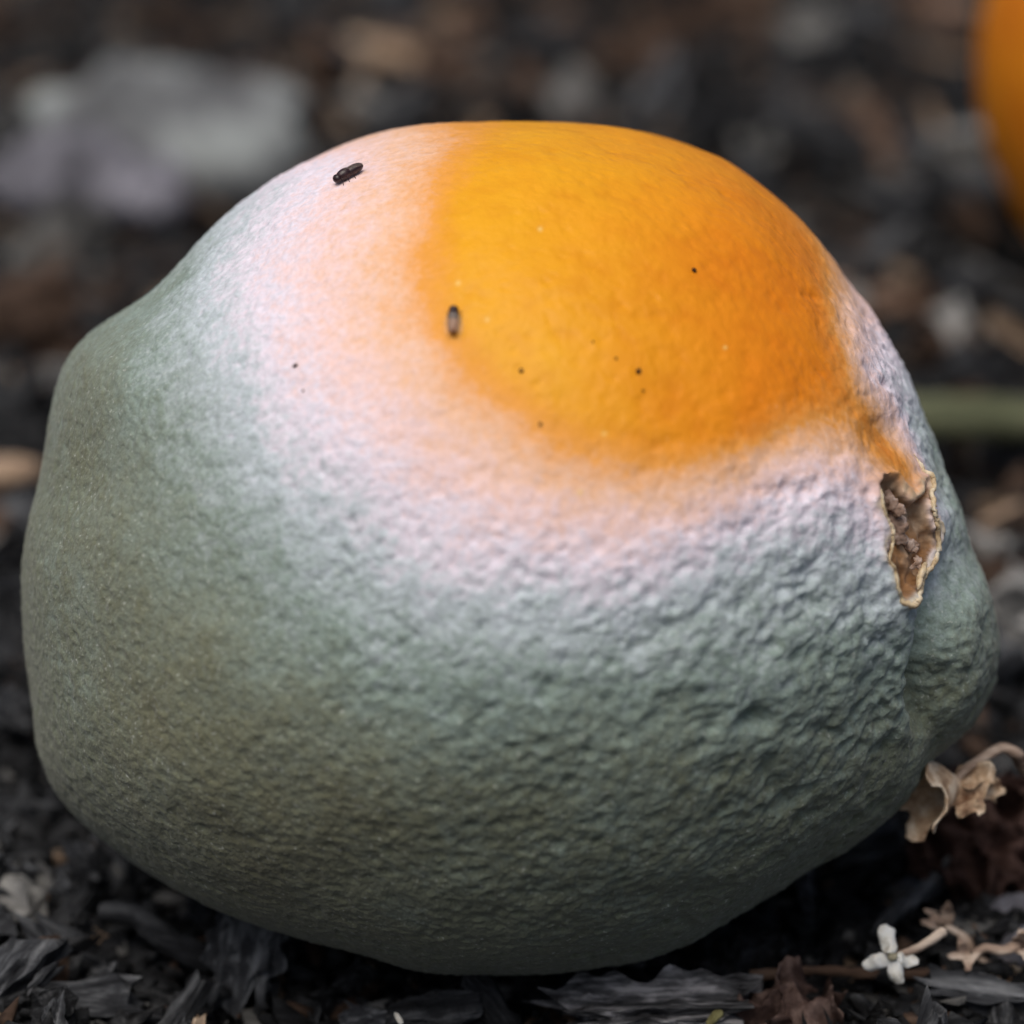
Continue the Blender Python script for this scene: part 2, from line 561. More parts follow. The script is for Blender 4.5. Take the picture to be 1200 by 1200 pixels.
mold = mold + 0.030 * fbm(P8 * 2.2, 3, 5) * sstep(0.02, 0.4, mold) + 0.02 * fbm(P8 * 6, 2, 9)
mold = np.clip(mold, 0, 1.02)

OLIVE = [
    (0.75, [(300,870),(330,950),(220,820),(380,930),(300,1000),(180,700)]),
    (0.45, [(110,480),(150,600),(420,1000),(480,1090),(130,900),(250,740)]),
    (0.1, [(520,880),(650,950),(80,800),(400,780),(60,600)]),
    (0.0, [(300,600),(550,700),(750,800),(900,850),(700,1050),(950,700),(300,400),(600,400),(850,400),(500,250),(1130,760),(180,380)]),
]
olive = np.clip(field(OLIVE, [(90, 120, 0), (0, 120, .1), (180, 120, .4), (-90, 120, .4), (0, 170, .3)]) + 0.16 * fbm(P8 * 1.6, 3, 21), 0, 1) * sstep(0.6, 0.9, mold)
WARM = [(0.0, [(560,200),(560,340),(600,180),(640,420)]), (0.35, [(720,300),(700,470),(760,200)]), (1.0, [(900,420),(940,330),(880,480),(980,460),(870,300)])]
warm = np.clip(field(WARM, [(90, 130, .5), (-90, 130, .5), (0, 130, 1), (180, 130, 0)]) + 0.15 * fbm(P8 * 2.5, 3, 31), 0, 1)
ROUGH = [
    (0.0, [(700,300),(850,350),(560,250),(800,180)]),
    (0.10, [(450,250),(300,300),(200,400),(100,600),(100,850),(250,750),(560,450)]),
    (0.25, [(350,600),(300,950),(700,560),(500,1080)]),
    (0.45, [(550,720),(500,900),(820,560)]),
    (0.72, [(770,760),(900,620),(840,960)]),
    (0.42, [(600,960),(700,960),(760,1080),(640,1060)]),
    (1.0, [(920,720),(860,850),(1130,700),(1000,900),(1150,770),(1105,560),(1072,470)]),
    (1.4, [(960,690),(1010,680),(1000,770),(940,800)]),
]
rough = np.clip(field(ROUGH, [(90, 120, 0), (0, 120, .9), (180, 120, .1), (-90, 120, .6), (0, 170, .6)]), 0, 1.4)


def polydist(q, line):
    """distance (px) from pixels q to a polyline and the parameter 0..1 along it."""
    line = np.asarray(line, float)
    best = np.full(len(q), 1e9); tt = np.zeros(len(q))
    for k in range(len(line) - 1):
        a, b = line[k], line[k + 1]
        ab = b - a
        t = np.clip(((q - a) @ ab) / (ab @ ab), 0, 1)
        d = np.hypot(*(q - a - t[:, None] * ab).T)
        m_ = d < best
        best[m_] = d[m_]; tt[m_] = (k + t[m_]) / (len(line) - 1)
    return best, tt


def inside(q, poly):
    poly = np.asarray(poly, float)
    c = np.zeros(len(q), bool)
    j = len(poly) - 1
    for i in range(len(poly)):
        xi, yi = poly[i]; xj, yj = poly[j]
        cond = ((yi > q[:, 1]) != (yj > q[:, 1])) & (q[:, 0] < (xj - xi) * (q[:, 1] - yi) / (yj - yi + 1e-9) + xi)
        c ^= cond
        j = i
    return c


Q = project(B)
front = phi < math.radians(100)
nrm = grid_normals(B)
if (nrm * B).sum() < 0:
    quads = quads[:, ::-1]
    nrm = -nrm
p = B.copy()

# --- large folds: the sunken seam below the tear, the shoulder behind it, faint dents
d, t = polydist(Q, [(1112,600),(1118,650),(1112,700),(1104,770),(1098,840),(1098,905)])
gro = np.exp(-(d / 22) ** 2) * sstep(0, .35, t) * (1 - 0.7 * sstep(.65, 1, t)) * front
p -= nrm * (0.27 * gro)[:, None]
d, t = polydist(Q, [(1060,720),(1050,790),(1030,860),(1015,930)])
d3, t3 = polydist(Q, [(1104,680),(1099,740),(1094,800),(1092,870)])
p -= nrm * (0.27 * np.exp(-(d3 / 12) ** 2) * front * np.sin(np.clip(t3, 0, 1) * math.pi) ** 0.7)[:, None]
gro2 = np.exp(-(d / 40) ** 2) * front * np.sin(np.clip(t, 0, 1) * math.pi)
p -= nrm * (0.08 * gro2)[:, None]
for (cx, cy, r_, a_) in [(985,560,55,.06), (960,620,50,.05), (1140,760,60,.03), (300,1010,160,.06), (110,560,60,-.07), (130,440,60,.05), (200,900,120,.05), (420,700,150,-.03), (1040,505,30,-.08)]:
    dd = np.hypot(Q[:, 0] - cx, Q[:, 1] - cy)
    p += nrm * (a_ * np.exp(-(dd / r_) ** 2) * front)[:, None]
p += nrm * (0.05 * fbm(P8 * 0.9, 2, 77))[:, None]

# --- the tear
HOLE = [(1022,572),(1026,592),(1035,610),(1040,626),(1039,640),(1036,655),(1043,661),(1049,690),(1060,704),(1070,697),(1079,688),(1093,665),(1100,641),(1094,620),(1086,606),(1083,592),(1086,577),(1082,566),(1069,588),(1059,586),(1050,572),(1042,561),(1030,560)]
jig = 5.0 * np.stack([fbm(B * 9, 2, 91), fbm(B * 9, 2, 95)], -1)
Qj = Q + jig
ins = inside(Qj, HOLE) & front
hd, _ = polydist(Qj, HOLE + HOLE[:1])
sdh = np.where(ins, hd, -hd)
deep = sstep(-1.5, 9, sdh) * front
into = -(0.30 * nrm + 0.70 * np.array([0.1, 0.1, 1.0]))
into /= np.linalg.norm(into, axis=1)[:, None]
lump = 0.65 + 0.55 * fbm(B * 7, 3, 101)
holed = (deep * (0.11 + 0.13 * lump))[:, None]
lip = np.exp(-((sdh + 5) / 6.0) ** 2) * front
p += nrm * (0.05 * lip)[:, None]
torn = sstep(-1.0, 3.0, sdh) * front
bruise = 0.65 * np.exp(-((np.maximum(-sdh, 0)) / 16) ** 2) * sstep(600, 545, Q[:, 1]) * front * (1 - torn)

# --- peel relief
n2 = grid_normals(p)
# stretch axes so that the puckers run diagonally, up to the right
ang = math.radians(28)
ax1 = np.array([math.cos(ang), math.sin(ang), -0.25]); ax1 /= np.linalg.norm(ax1)
ax2 = np.cross([0, 0, 1.0], ax1); ax2 /= np.linalg.norm(ax2)
ax3 = np.cross(ax1, ax2)
Bw = B + 0.10 * np.stack([fbm(B * 3, 2, 111), fbm(B * 3, 2, 115), fbm(B * 3, 2, 119)], -1)
A = np.stack([Bw @ ax1 * 3.5, Bw @ ax2 * 4.9, Bw @ ax3 * 3.6], -1)
nA = fbm(A, 3, 131, 0.45)
nB = fbm(A * 1.9 + 7.7, 2, 137, 0.5)
sink = lambda x, k: np.log1p(np.exp(-k * x)) / k          # soft pits below rounded lumps
puff = -(1.6 * sink(nA + 0.02, 9.0) + 0.8 * sink(nB + 0.05, 10.0)) + 0.25 * nA
Bp = B + 0.03 * np.stack([fbm(B * 6, 2, 211), fbm(B * 6, 2, 215), fbm(B * 6, 2, 219)], -1)
from mathutils.kdtree import KDTree
NP = 8200
ki = np.arange(NP) + 0.5                                    # oil glands spread evenly over the peel
pp, pt = np.arccos(1 - 2 * ki / NP), math.pi * (1 + 5 ** 0.5) * ki
pp = np.clip(pp + rng.normal(0, 0.011, NP), 0.001, math.pi - 0.001)
pt = pt + rng.normal(0, 0.011, NP) / np.sin(pp)
PB = base_point((pt + math.pi) % (2 * math.pi) - math.pi, pp)
tree = KDTree(NP)
for k_ in range(NP): tree.insert(PB[k_], k_)
tree.balance()
near_ = [tree.find(v_)[1:] for v_ in Bp.tolist()]
pk = np.array([a_[0] for a_ in near_]); pd = np.array([a_[1] for a_ in near_])
pstr = (0.25 + 1.1 * rng.random(NP) ** 2)[pk]
prad = (0.045 + 0.022 * rng.random(NP))[pk]
pore = pstr * np.exp(-(pd / prad) ** 2)
f1d, _ = worley(Bp * 11.0, 155)
peb = np.exp(-(f1d / 0.45) ** 2)                           # powdery clumps
f1c, _ = worley(np.stack([Bw[:, 0] * 2.2, Bw[:, 1] * 2.9, Bw[:, 2] * 2.4], -1) + 5, 161)
pit = np.exp(-(f1c / 0.15) ** 2)
fine = fbm(Bw * 24, 2, 171)
md = sstep(.38, .6, mold)
lowf = 0.5 + 0.5 * sstep(-.35, .25, fbm(B * 1.1, 2, 181))      # smooth sunken patches between the puckers
pore_amt = 0.010 + 0.030 * md * (0.25 + 0.75 * sstep(.05, .5, rough)) * (0.45 + 0.55 * sstep(-.3, .4, fbm(B * 1.7, 2, 191)))
disp = rough ** 1.6 * 0.066 * lowf * puff - pore_amt * pore + (0.003 + 0.006 * md) * (peb - 0.5) - 0.035 * pit * md * (0.25 + rough) + (0.003 + 0.007 * md) * fine
disp *= 0.8 * (1 - 0.75 * torn)
p += n2 * disp[:, None]
p_lip = p.copy()
p += into * holed

fleck = np.zeros(len(B))
for (cx, cy, r_) in [(633,268,2.6), (537,332,2.6), (571,375,2.2), (850,407,2), (708,508,2.4), (680,577,2.4)]:
    fleck = np.maximum(fleck, np.exp(-(np.hypot(Q[:, 0] - cx, Q[:, 1] - cy) / r_) ** 2) * front)
cen_w = O0 + U * UC + V * VC
Wm = np.stack([U, V, W])                       # rows: frame axes


def to_world(pc):
    return cen_w + np.asarray(pc) @ Wm


pw = to_world(p)
zmin = pw[:, 2].min()
print('fruit zmin cm', zmin)
BASE = np.array([0.0, 0.0, zmin])
fruit = empty('mouldy_orange', BASE)
tag(fruit, 'large rotting orange coated in grey-green and white mould with a torn hole', 'orange')
me = bpy.data.meshes.new('peel')
me.vertices.add(len(p)); me.vertices.foreach_set('co', ((pw - BASE) * CM).astype(np.float32).ravel())
me.loops.add(quads.size); me.loops.foreach_set('vertex_index', quads.astype(np.int32).ravel())
me.polygons.add(len(quads))
me.polygons.foreach_set('loop_start', np.arange(0, quads.size, 4, dtype=np.int32))
me.polygons.foreach_set('loop_total', np.full(len(quads), 4, np.int32))
me.polygons.foreach_set('use_smooth', np.ones(len(quads), bool))
me.update(calc_edges=True)
rimt = np.exp(-((sdh + 3.5) / 4.0) ** 2) * front * np.clip(0.75 + 0.8 * fbm(B * 10, 2, 201), 0, 1) * sstep(560, 590, Q[:, 1] + 0.6 * (Q[:, 0] - 1040))
for nm, val in (('rim', rimt), ('mold', mold), ('olive', olive), ('warm', warm), ('torn', torn), ('bruise', bruise), ('fleck', fleck)):
    at_ = me.attributes.new(nm, 'FLOAT', 'POINT')
    at_.data.foreach_set('value', val.astype(np.float32))
peel = link('peel', me, M['peel'], fruit)


# --- tubes, lumps
def tube(pts, rad, nc=10, jit=0.0, seed=0, flat=1.0):
    pts = np.asarray(pts, float)
    n = len(pts)
    rad = np.broadcast_to(np.asarray(rad, float), (n,))
    vs, fs = [], []
    up = np.array([0.13, 0.21, 0.97])
    for i in range(n):
        tg = pts[min(i + 1, n - 1)] - pts[max(i - 1, 0)]
        tg /= np.linalg.norm(tg) + 1e-9
        a = np.cross(tg, up); a /= np.linalg.norm(a) + 1e-9
        b = np.cross(a, tg)
        for k in range(nc):
            an = 2 * math.pi * k / nc
            vs.append(pts[i] + rad[i] * (math.cos(an) * a + flat * math.sin(an) * b))
    vs = np.array(vs)
    if jit:
        nz = fbm(vs * (0.8 / max(rad.max(), 1e-6)), 2, 300 + seed)
        ctr = np.repeat(pts, nc, 0)
        vs = ctr + (vs - ctr) * (1 + jit * nz)[:, None]
    for i in range(n - 1):
        for k in range(nc):
            fs.append((i * nc + k, i * nc + (k + 1) % nc, (i + 1) * nc + (k + 1) % nc, (i + 1) * nc + k))
    fs.append(tuple(range(nc))[::-1]); fs.append(tuple(range((n - 1) * nc, n * nc)))
    return vs, fs


def spline(pts, n):
    pts = np.asarray(pts, float)
    t = np.linspace(0, len(pts) - 1, n)
    out = []
    for x in t:
        i = min(int(x), len(pts) - 2); f = x - i
        p0, p1, p2, p3 = pts[max(i - 1, 0)], pts[i], pts[i + 1], pts[min(i + 2, len(pts) - 1)]
        out.append(0.5 * ((2 * p1) + (-p0 + p2) * f + (2 * p0 - 5 * p1 + 4 * p2 - p3) * f * f + (-p0 + 3 * p1 - 3 * p2 + p3) * f ** 3))
    return np.array(out)


def surf_idx(px, py):
    dd = (Q[:, 0] - px) ** 2 + (Q[:, 1] - py) ** 2 + np.where(phi < math.radians(88), 0, 1e6)
    return int(np.argmin(dd))


def surf_world(px, py, lift=0.0):
    k = surf_idx(px, py)
    return pw[k] + (n2[k] @ Wm) * lift, n2[k] @ Wm


# torn cream edge: ragged strands of pith along the lip
def rim_strand(line, r0, seed):
    line = spline(np.array(line, float), len(line) * 7)
    s_ = surf(line[:, 0], line[:, 1])
    k = [int(np.argmin(((B - q_) ** 2).sum(1))) for q_ in s_]
    pos = p_lip[k] + nrm[k] * 0.008 + np.stack([fbm(s_ * 8, 2, seed), fbm(s_ * 8, 2, seed + 3), fbm(s_ * 8, 2, seed + 6)], -1) * 0.018
    n_ = len(pos)
    taper = np.clip(np.minimum(np.arange(n_), np.arange(n_)[::-1]) / 5.0, 0.15, 1)
    r_ = r0 * taper * (1 + 0.5 * fbm(s_ * 5, 2, seed + 9))
    vs, fs = tube(to_world(pos), r_, 10, 0.45, seed)
    link('torn_edge', mesh_from('torn_edge', vs - BASE, fs), M['rim'], fruit)


rim_strand([(1072,528),(1081,548),(1086,566),(1084,592),(1090,608),(1098,630),(1101,650),(1095,672),(1082,692),(1068,702),(1058,704),(1050,692)], 0.023, 401)
rim_strand([(1020,568),(1025,592),(1034,610),(1040,628),(1037,652),(1043,664),(1048,690),(1057,706)], 0.014, 431)
rim_strand([(1072,688),(1080,668),(1086,655)], 0.03, 461)


def lump_mesh(L, Wd, T, seed, nx=16, nc=14, amp=0.3):
    xs = np.linspace(-1, 1, nx)
    pts = np.stack([xs * L / 2, 0 * xs, 0 * xs], -1)
    r_ = np.sqrt(np.clip(1 - np.abs(xs) ** 2.6, 0.002, 1))
    vs, fs = [], []
    for i in range(nx):
        for k in range(nc):
            a = 2 * math.pi * k / nc
            vs.append((pts[i, 0], r_[i] * Wd / 2 * math.cos(a), r_[i] * T / 2 * math.sin(a)))
    for i in range(nx - 1):
        for k in range(nc):
            fs.append((i * nc + k, (i + 1) * nc + k, (i + 1) * nc + (k + 1) % nc, i * nc + (k + 1) % nc))
    fs.append(tuple(range(nc))); fs.append(tuple(range((nx - 1) * nc, nx * nc))[::-1])
    vs = np.array(vs)
    nz = fbm(vs / max(Wd, T) * 2.0 + seed, 3, seed)
    vs = vs * (1 + amp * nz)[:, None]
    return vs, fs


def frame_rot(px_angle, normal=None):
    """rotation matrix (world) whose x axis runs along an in-picture angle (deg, 0 = right, 90 = up) and z faces `normal`."""
    a = math.radians(px_angle)
    x = U * math.cos(a) + V * math.sin(a)
    z = np.asarray(W if normal is None else normal, float)
    z = z / np.linalg.norm(z)
    x = x - z * (x @ z); x /= np.linalg.norm(x)
    y = np.cross(z, x)
    return np.stack([x, y, z], 1)


for k, (px, py, L, Wd, an, dep) in enumerate([(1043,592,0.26,0.12,-55,0.14), (1052,622,0.24,0.17,-70,0.2), (1074,660,0.13,0.085,80,0.12), (1080,676,0.10,0.06,70,0.1), (1066,640,0.2,0.1,-40,0.22)]):
    vs, fs = lump_mesh(L, Wd, Wd * 0.6, 500 + k, 34, 26, 0.9)
    pos = p_lip[surf_idx(px, py)] + np.array([0, 0, -dep])
    vs = vs @ frame_rot(an).T + to_world(pos)
    link('pulp', mesh_from('pulp', vs - BASE, fs), M['pulp'], fruit)


# ------------------------------------------------------------------ fruit flies and specks on the peel
def ellipsoid(cx, cy, cz, a, b, c, nu=14, nv=9):
    vs, fs = [], []
    for j in range(nv + 1):
        v_ = math.pi * j / nv
        for i in range(nu):
            u_ = 2 * math.pi * i / nu
            vs.append((cx + a * math.cos(v_), cy + b * math.sin(v_) * math.cos(u_), cz + c * math.sin(v_) * math.sin(u_)))
    for j in range(nv):
        for i in range(nu):
            fs.append((j * nu + i, j * nu + (i + 1) % nu, (j + 1) * nu + (i + 1) % nu, (j + 1) * nu + i))
    return np.array(vs), fs


def fly(px, py, an, length, label, body, tail, wing_side):
    pos, n_ = surf_world(px, py, 0.0)
    R = frame_rot(an, n_)
    root = empty('fruit_fly', pos)
    root.rotation_euler = Matrix(R.tolist()).to_euler()
    tag(root, label, 'fly', 'tiny flies sitting on the mouldy orange')
    s = length
    z = 0.20 * s
    for nm, e, mt in (('thorax', (0.10 * s, 0, z, .28 * s, .18 * s, .18 * s), body), ('head', (0.36 * s, 0, z * 0.9, .13 * s, .16 * s, .14 * s), body), ('abdomen', (-0.20 * s, 0, z * 0.95, .36 * s, .175 * s, .16 * s), tail)):
        vs, fs = ellipsoid(*e)
        link(nm, mesh_from(nm, vs, fs), mt, root)
    for sg in (-1, 1):
        vs, fs = [], []
        m_ = 10
        for i in range(m_ + 1):
            t = i / m_
            x = 0.12 * s - t * 0.78 * s
            wd = 0.17 * s * math.sin(math.pi * min(1, t * 0.93 + 0.05)) ** 0.7
            yc = sg * (0.07 * s + (0.10 + (0.10 if sg == wing_side else 0)) * s * t)
            vs += [(x, yc - wd, z * 1.85 + 0.02 * s - t * 0.08 * s), (x, yc + wd, z * 1.85 + 0.02 * s - t * 0.12 * s)]
        for i in range(m_):
            fs.append((2 * i, 2 * i + 1, 2 * i + 3, 2 * i + 2))
        link('wing', mesh_from('wing', vs, fs), M['wing'], root)
        for lx in (0.22, 0.08, -0.06):
            leg = spline([(lx * s, sg * 0.1 * s, z * 0.8), (lx * s * 1.3, sg * 0.20 * s, z * 0.9), (lx * s * 1.6, sg * 0.25 * s, -0.03 * s)], 7)
            vs, fs = tube(leg, 0.011 * s, 6)
            link('leg', mesh_from('leg', vs, fs), body, root)


fly(408, 207, 243, 0.28, 'dark purplish fly on the white mould near the top of the orange', M['fly_dark'], M['fly_dark'], 1)
fly(532, 377, 92, 0.25, 'small fly with dark head and pale brown abdomen at the edge of the clean rind', M['fly_dark'], M['fly_brown'], -1)

for k, (px, py, r_) in enumerate([(813,316,.020), (749,436,.020), (610,434,.016), (633,498,.016), (346,428,.018), (695,402,.010), (722,421,.011), (753,459,.010), (354,458,.011)]):
    vs, fs = lump_mesh(r_ * 2.4, r_ * 2, r_ * 1.6, 600 + k, 7, 7, 0.4)
    pos, n_ = surf_world(px, py, r_ * 0.45)
    o_ = link('dark_speck', mesh_from('dark_speck', vs, fs), M['speck'], None, pos, Matrix(frame_rot(k * 53, n_).tolist()).to_euler())
    tag(o_, 'tiny dark speck of dirt stuck on the mouldy orange', 'speck', 'dirt specks on the mouldy orange')

# ------------------------------------------------------------------ second orange behind
vs, fs = [], []
nu, nv = 96, 64
for j in range(nv + 1):
    a = math.pi * j / nv
    for i in range(nu):
        b = 2 * math.pi * i / nu
        vs.append((math.sin(a) * math.cos(b), math.sin(a) * math.sin(b), math.cos(a)))
vs = np.array(vs)
vs = vs * (1 + 0.02 * fbm(vs * 1.7, 2, 700))[:, None]
dim = 1 - 0.07 * np.exp(-(np.arccos(np.clip(vs[:, 2], -1, 1)) / 0.22) ** 2)
vs = vs * dim[:, None] * np.array([4.15, 4.15, 3.95])
for j in range(nv):
    for i in range(nu):
        fs.append((j * nu + i, (j + 1) * nu + i, (j + 1) * nu + (i + 1) % nu, j * nu + (i + 1) % nu))
far = at(1526, 90, -15.5)
gh = float(ground_h(np.array([far[0]]), np.array([far[1]]))[0])
print('far orange z', far, gh)
fo = empty('orange', (far[0], far[1], gh))
fo.rotation_euler = (0.3, 0.2, 0.5)
tag(fo, 'clean bright orange lying on the mulch behind, with no mould', 'orange')
fo.rotation_euler = (0, 0, 0.5)
link('peel', mesh_from('clean_peel', vs + np.array([0, 0, max(far[2] - gh, 3.7)]), fs), M['orange'], fo)
bv, bf = lump_mesh(0.5, 0.45, 0.25, 720)
link('stem_button', mesh_from('stem_button', bv + np.array([0, 0, max(far[2] - gh, 3.7) + 3.72]), bf), M['stick'], fo)


# ------------------------------------------------------------------ mulch
def chip_mesh(name, L, Wd, T, seed, nx=9, nc=10, fibre=0.22):
    r = np.random.default_rng(seed)
    xs = np.linspace(-1, 1, nx)
    ang = np.arange(nc) / nc * 2 * math.pi
    ca, sa = np.cos(ang), np.sin(ang)
    e = 0.5
    cx = np.sign(ca) * np.abs(ca) ** e
    cy = np.sign(sa) * np.abs(sa) ** e
    ridge = r.normal(0, 1, nc)
    e0, e1 = r.normal(0, 0.16, nc), r.normal(0, 0.16, nc)
    sk0, sk1 = r.uniform(-.35, .35), r.uniform(-.35, .35)
    bend, twist = r.uniform(-.08, .08), r.uniform(-.3, .3)
    sm = lambda a: np.apply_along_axis(lambda c: np.convolve(np.pad(c, 4, mode='reflect'), np.hanning(7) / np.hanning(7).sum() * 1.6, 'same')[4:-4], 0, a)
    wj, fj = sm(r.normal(0, 1, (nx, 1)))[:, 0], sm(r.normal(0, 1, (nx, nc)))
    vs = []
    tp0, tp1 = r.uniform(0.35, 1), r.uniform(0.35, 1)
    for i, x in enumerate(xs):
        u_ = (x + 1) / 2
        wd = (tp0 * (1 - u_) + tp1 * u_) * (0.8 + 0.2 * math.sin(math.pi * u_)) * (1 + 0.16 * wj[i])
        f = 1 + fibre * ridge + 0.13 * fj[i]
        xx = x + (1 - u_) ** 4 * (e0 + sk0 * cx) + u_ ** 4 * (e1 + sk1 * cx)
        yy = cx * f * wd * Wd / 2
        zz = cy * f * (0.6 + 0.4 * wd) * T / 2
        c_, s_ = math.cos(twist * x), math.sin(twist * x)
        vs.append(np.stack([xx * L / 2, yy * c_ - zz * s_, yy * s_ + zz * c_ + bend * x * x * L / 2], -1))
    vs = np.concatenate(vs)
    fs = []
    for i in range(nx - 1):
        for k in range(nc):
            fs.append((i * nc + k, i * nc + (k + 1) % nc, (i + 1) * nc + (k + 1) % nc, (i + 1) * nc + k))
    fs.append(tuple(range(nc))[::-1]); fs.append(tuple(range((nx - 1) * nc, nx * nc)))
    return mesh_from(name, vs, fs, smooth=False)


def fruit_gap(pt, r_):
    """true if a ball of radius r_ at pt would run into one of the oranges."""
    c = (np.asarray(pt) - cen_w) @ Wm.T
    q = c / (np.array([4.25, 3.7, 3.95]) + r_)
    c2 = (np.asarray(pt) - far) / (4.15 + r_)
    return (q @ q) < 1 or (c2 @ c2) < 1


KINDS = {
    'char': ('bark_chip', 'charcoal black bark chip', 'bark chip', 'charcoal bark chips'),
    'grey': ('wood_chip', 'weathered grey wood chip', 'wood chip', 'grey wood chips'),
    'brown': ('bark_flake', 'dark brown bark flake', 'bark flake', 'brown bark flakes'),
    'tan': ('wood_splinter', 'pale tan wood splinter', 'splinter', 'tan splinters'),
}
ZONES = [(2.0, 'in the mulch round the foot of the mouldy orange'), (14.0, 'on the ground just behind the mouldy orange'), (99.0, 'far behind the mouldy orange, out of focus')]
AVOID = [(1045, 1120, 75), (1120, 1105, 95), (1130, 920, 90), (290, 1110, 75), (765, 1185, 115), (190, 1098, 70), (925, 1178, 80), (1066, 1062, 60), (1186, 1090, 50), (545, 1185, 60), (8, 553, 40), (190, 150, 170)]


def to_px(pt):
    d_ = np.asarray(pt) - CAMP
    z_ = d_ @ FW
    return 600 + (d_ @ U) / z_ * DIST / K, 600 - (d_ @ V) / z_ * DIST / K


def blocked(pt, extra):
    x_, y_ = to_px(pt)
    return any((x_ - a_) ** 2 + (y_ - b_) ** 2 < (r_ + extra) ** 2 for a_, b_, r_ in AVOID)


PROTO = {}
for kd in KINDS:
    PROTO[kd] = []
    for k in range(9):
        r = np.random.default_rng(hash(kd[0]) % 1 + 900 + k + 31 * list(KINDS).index(kd))
        L = r.uniform(0.7, 1.35); Wd = r.uniform(0.42, 0.9); T = r.uniform(0.32, 0.68)
        if kd == 'tan': L, Wd, T = r.uniform(0.7, 1.6), r.uniform(0.2, 0.45), r.uniform(0.12, 0.28)
        me_ = chip_mesh(KINDS[kd][0], L, Wd, T, 40 + k + 13 * list(KINDS).index(kd), 15, 14)
        me_.materials.append(M[kd])
        PROTO[kd].append((me_, L, Wd, T))


def put_chip(kd, which, pos, rot, scale=1.0):
    me_, L, Wd, T = PROTO[kd][which]
    nm, lb, ct, gp = KINDS[kd]
    o_ = bpy.data.objects.new(nm, me_)
    COL.objects.link(o_)
    o_.location = Vector(np.asarray(pos) * CM)
    o_.rotation_euler = rot
    o_.scale = (scale,) * 3
    zn = next(t_ for lim, t_ in ZONES if pos[1] < lim)
    tag(o_, lb + ' ' + zn, ct, gp + ' ' + zn)
    return o_


r = np.random.default_rng(2024)
count = {k: 0 for k in KINDS}


UNSEEN = []
HIDE = [(CPX[0] + 0.955 * (a_ - CPX[0]), CPX[1] + 0.955 * (b_ - CPX[1])) for a_, b_ in SIL]


def scatter(n, x0, x1, y0, y1, weights, smin, smax, lift):
    kinds = list(KINDS)
    for _ in range(n):
        for tries in range(8):
            y = r.uniform(y0, y1)
            half = 1.15 * (abs(y + 31) * 0.145)
            x = r.uniform(max(x0, -half), min(x1, half))
            kd = kinds[r.choice(len(kinds), p=weights)]
            wh = int(r.integers(0, 9))
            s = r.uniform(smin, smax)
            z = float(ground_h(np.array([x]), np.array([y]))[0]) + r.uniform(0.02, lift)
            if not fruit_gap((x, y, z), 0.42 * PROTO[kd][wh][1] * s) and not blocked((x, y, z), 25): break
        else:
            continue
        rot = (r.normal(0, 0.6), r.normal(0, 0.45), r.uniform(0, 2 * math.pi))
        a_, b_ = to_px((x, y, z))
        hid = y > 0.5 and inside(np.array([(a_, b_)]), HIDE)[0]
        if hid or not (-30 < a_ < 1230 and -30 < b_ < 1245):
            UNSEEN.append((kd, wh, (x, y, z), rot, s))     # outside the view: goes into the common mulch
            continue
        put_chip(kd, wh, (x, y, z), rot, s)
        count[kd] += 1


scatter(170, -6, 6, -5.4, 2.0, [.92, .03, .04, .01], 0.35, 0.8, 0.45)
scatter(130, -8, 8, 2.0, 14, [.66, .16, .14, .04], 0.6, 1.2, 0.45)
scatter(320, -16, 16, 14, 52, [.42, .17, .33, .08], 0.7, 1.5, 0.7)
print('chips', count, len(UNSEEN))

scatter(60, -5.5, 5.5, -4.6, -0.8, [.90, .05, .04, .01], 0.18, 0.4, 0.6)
# chips outside the view, as one mass
vs_, fs_, mi_, off = [], [], [], 0
for kd, wh, ps, rt, s_ in UNSEEN:
    me_ = PROTO[kd][wh][0]
    co_ = np.empty(len(me_.vertices) * 3, np.float32); me_.vertices.foreach_get('co', co_)
    Rm = np.array(Euler(rt).to_matrix())
    vs_.append(co_.reshape(-1, 3) / CM * s_ @ Rm.T + np.array(ps))
    fs_ += [tuple(v_ + off for v_ in pl.vertices) for pl in me_.polygons]
    mi_ += [list(KINDS).index(kd)] * len(me_.polygons)
    off += len(me_.vertices)
mm = mesh_from('mulch', np.concatenate(vs_), fs_, smooth=False)
for kd in KINDS: mm.materials.append(M[kd])
mm.polygons.foreach_set('material_index', mi_)
tag(link('mulch', mm), 'mass of mixed bark mulch spread over the ground behind the oranges', 'mulch', kind='stuff')

# fine litter, uncountable crumbs of bark
NFRAG = 42000
fy = np.concatenate([r.uniform(-6.5, 6, 17000), r.uniform(6, 60, 25000)])
half = 1.2 * (np.abs(fy + 31) * 0.15)
fx = r.uniform(-1, 1, NFRAG) * half
fz = ground_h(fx, fy) + r.uniform(-0.02, 0.22, NFRAG)
size = np.where(fy < 6, r.gamma(2.2, 0.055, NFRAG), r.gamma(2.2, 0.09, NFRAG)).clip(0.03, 0.6)
cfr = (np.stack([fx, fy, fz], -1) - cen_w) @ Wm.T / (np.array([4.2, 3.7, 3.95]) + 0.35 * size[:, None])
keep = ((cfr ** 2).sum(1) > 1)
fx, fy, fz, size = fx[keep], fy[keep], fz[keep], size[keep]
n = len(fx)
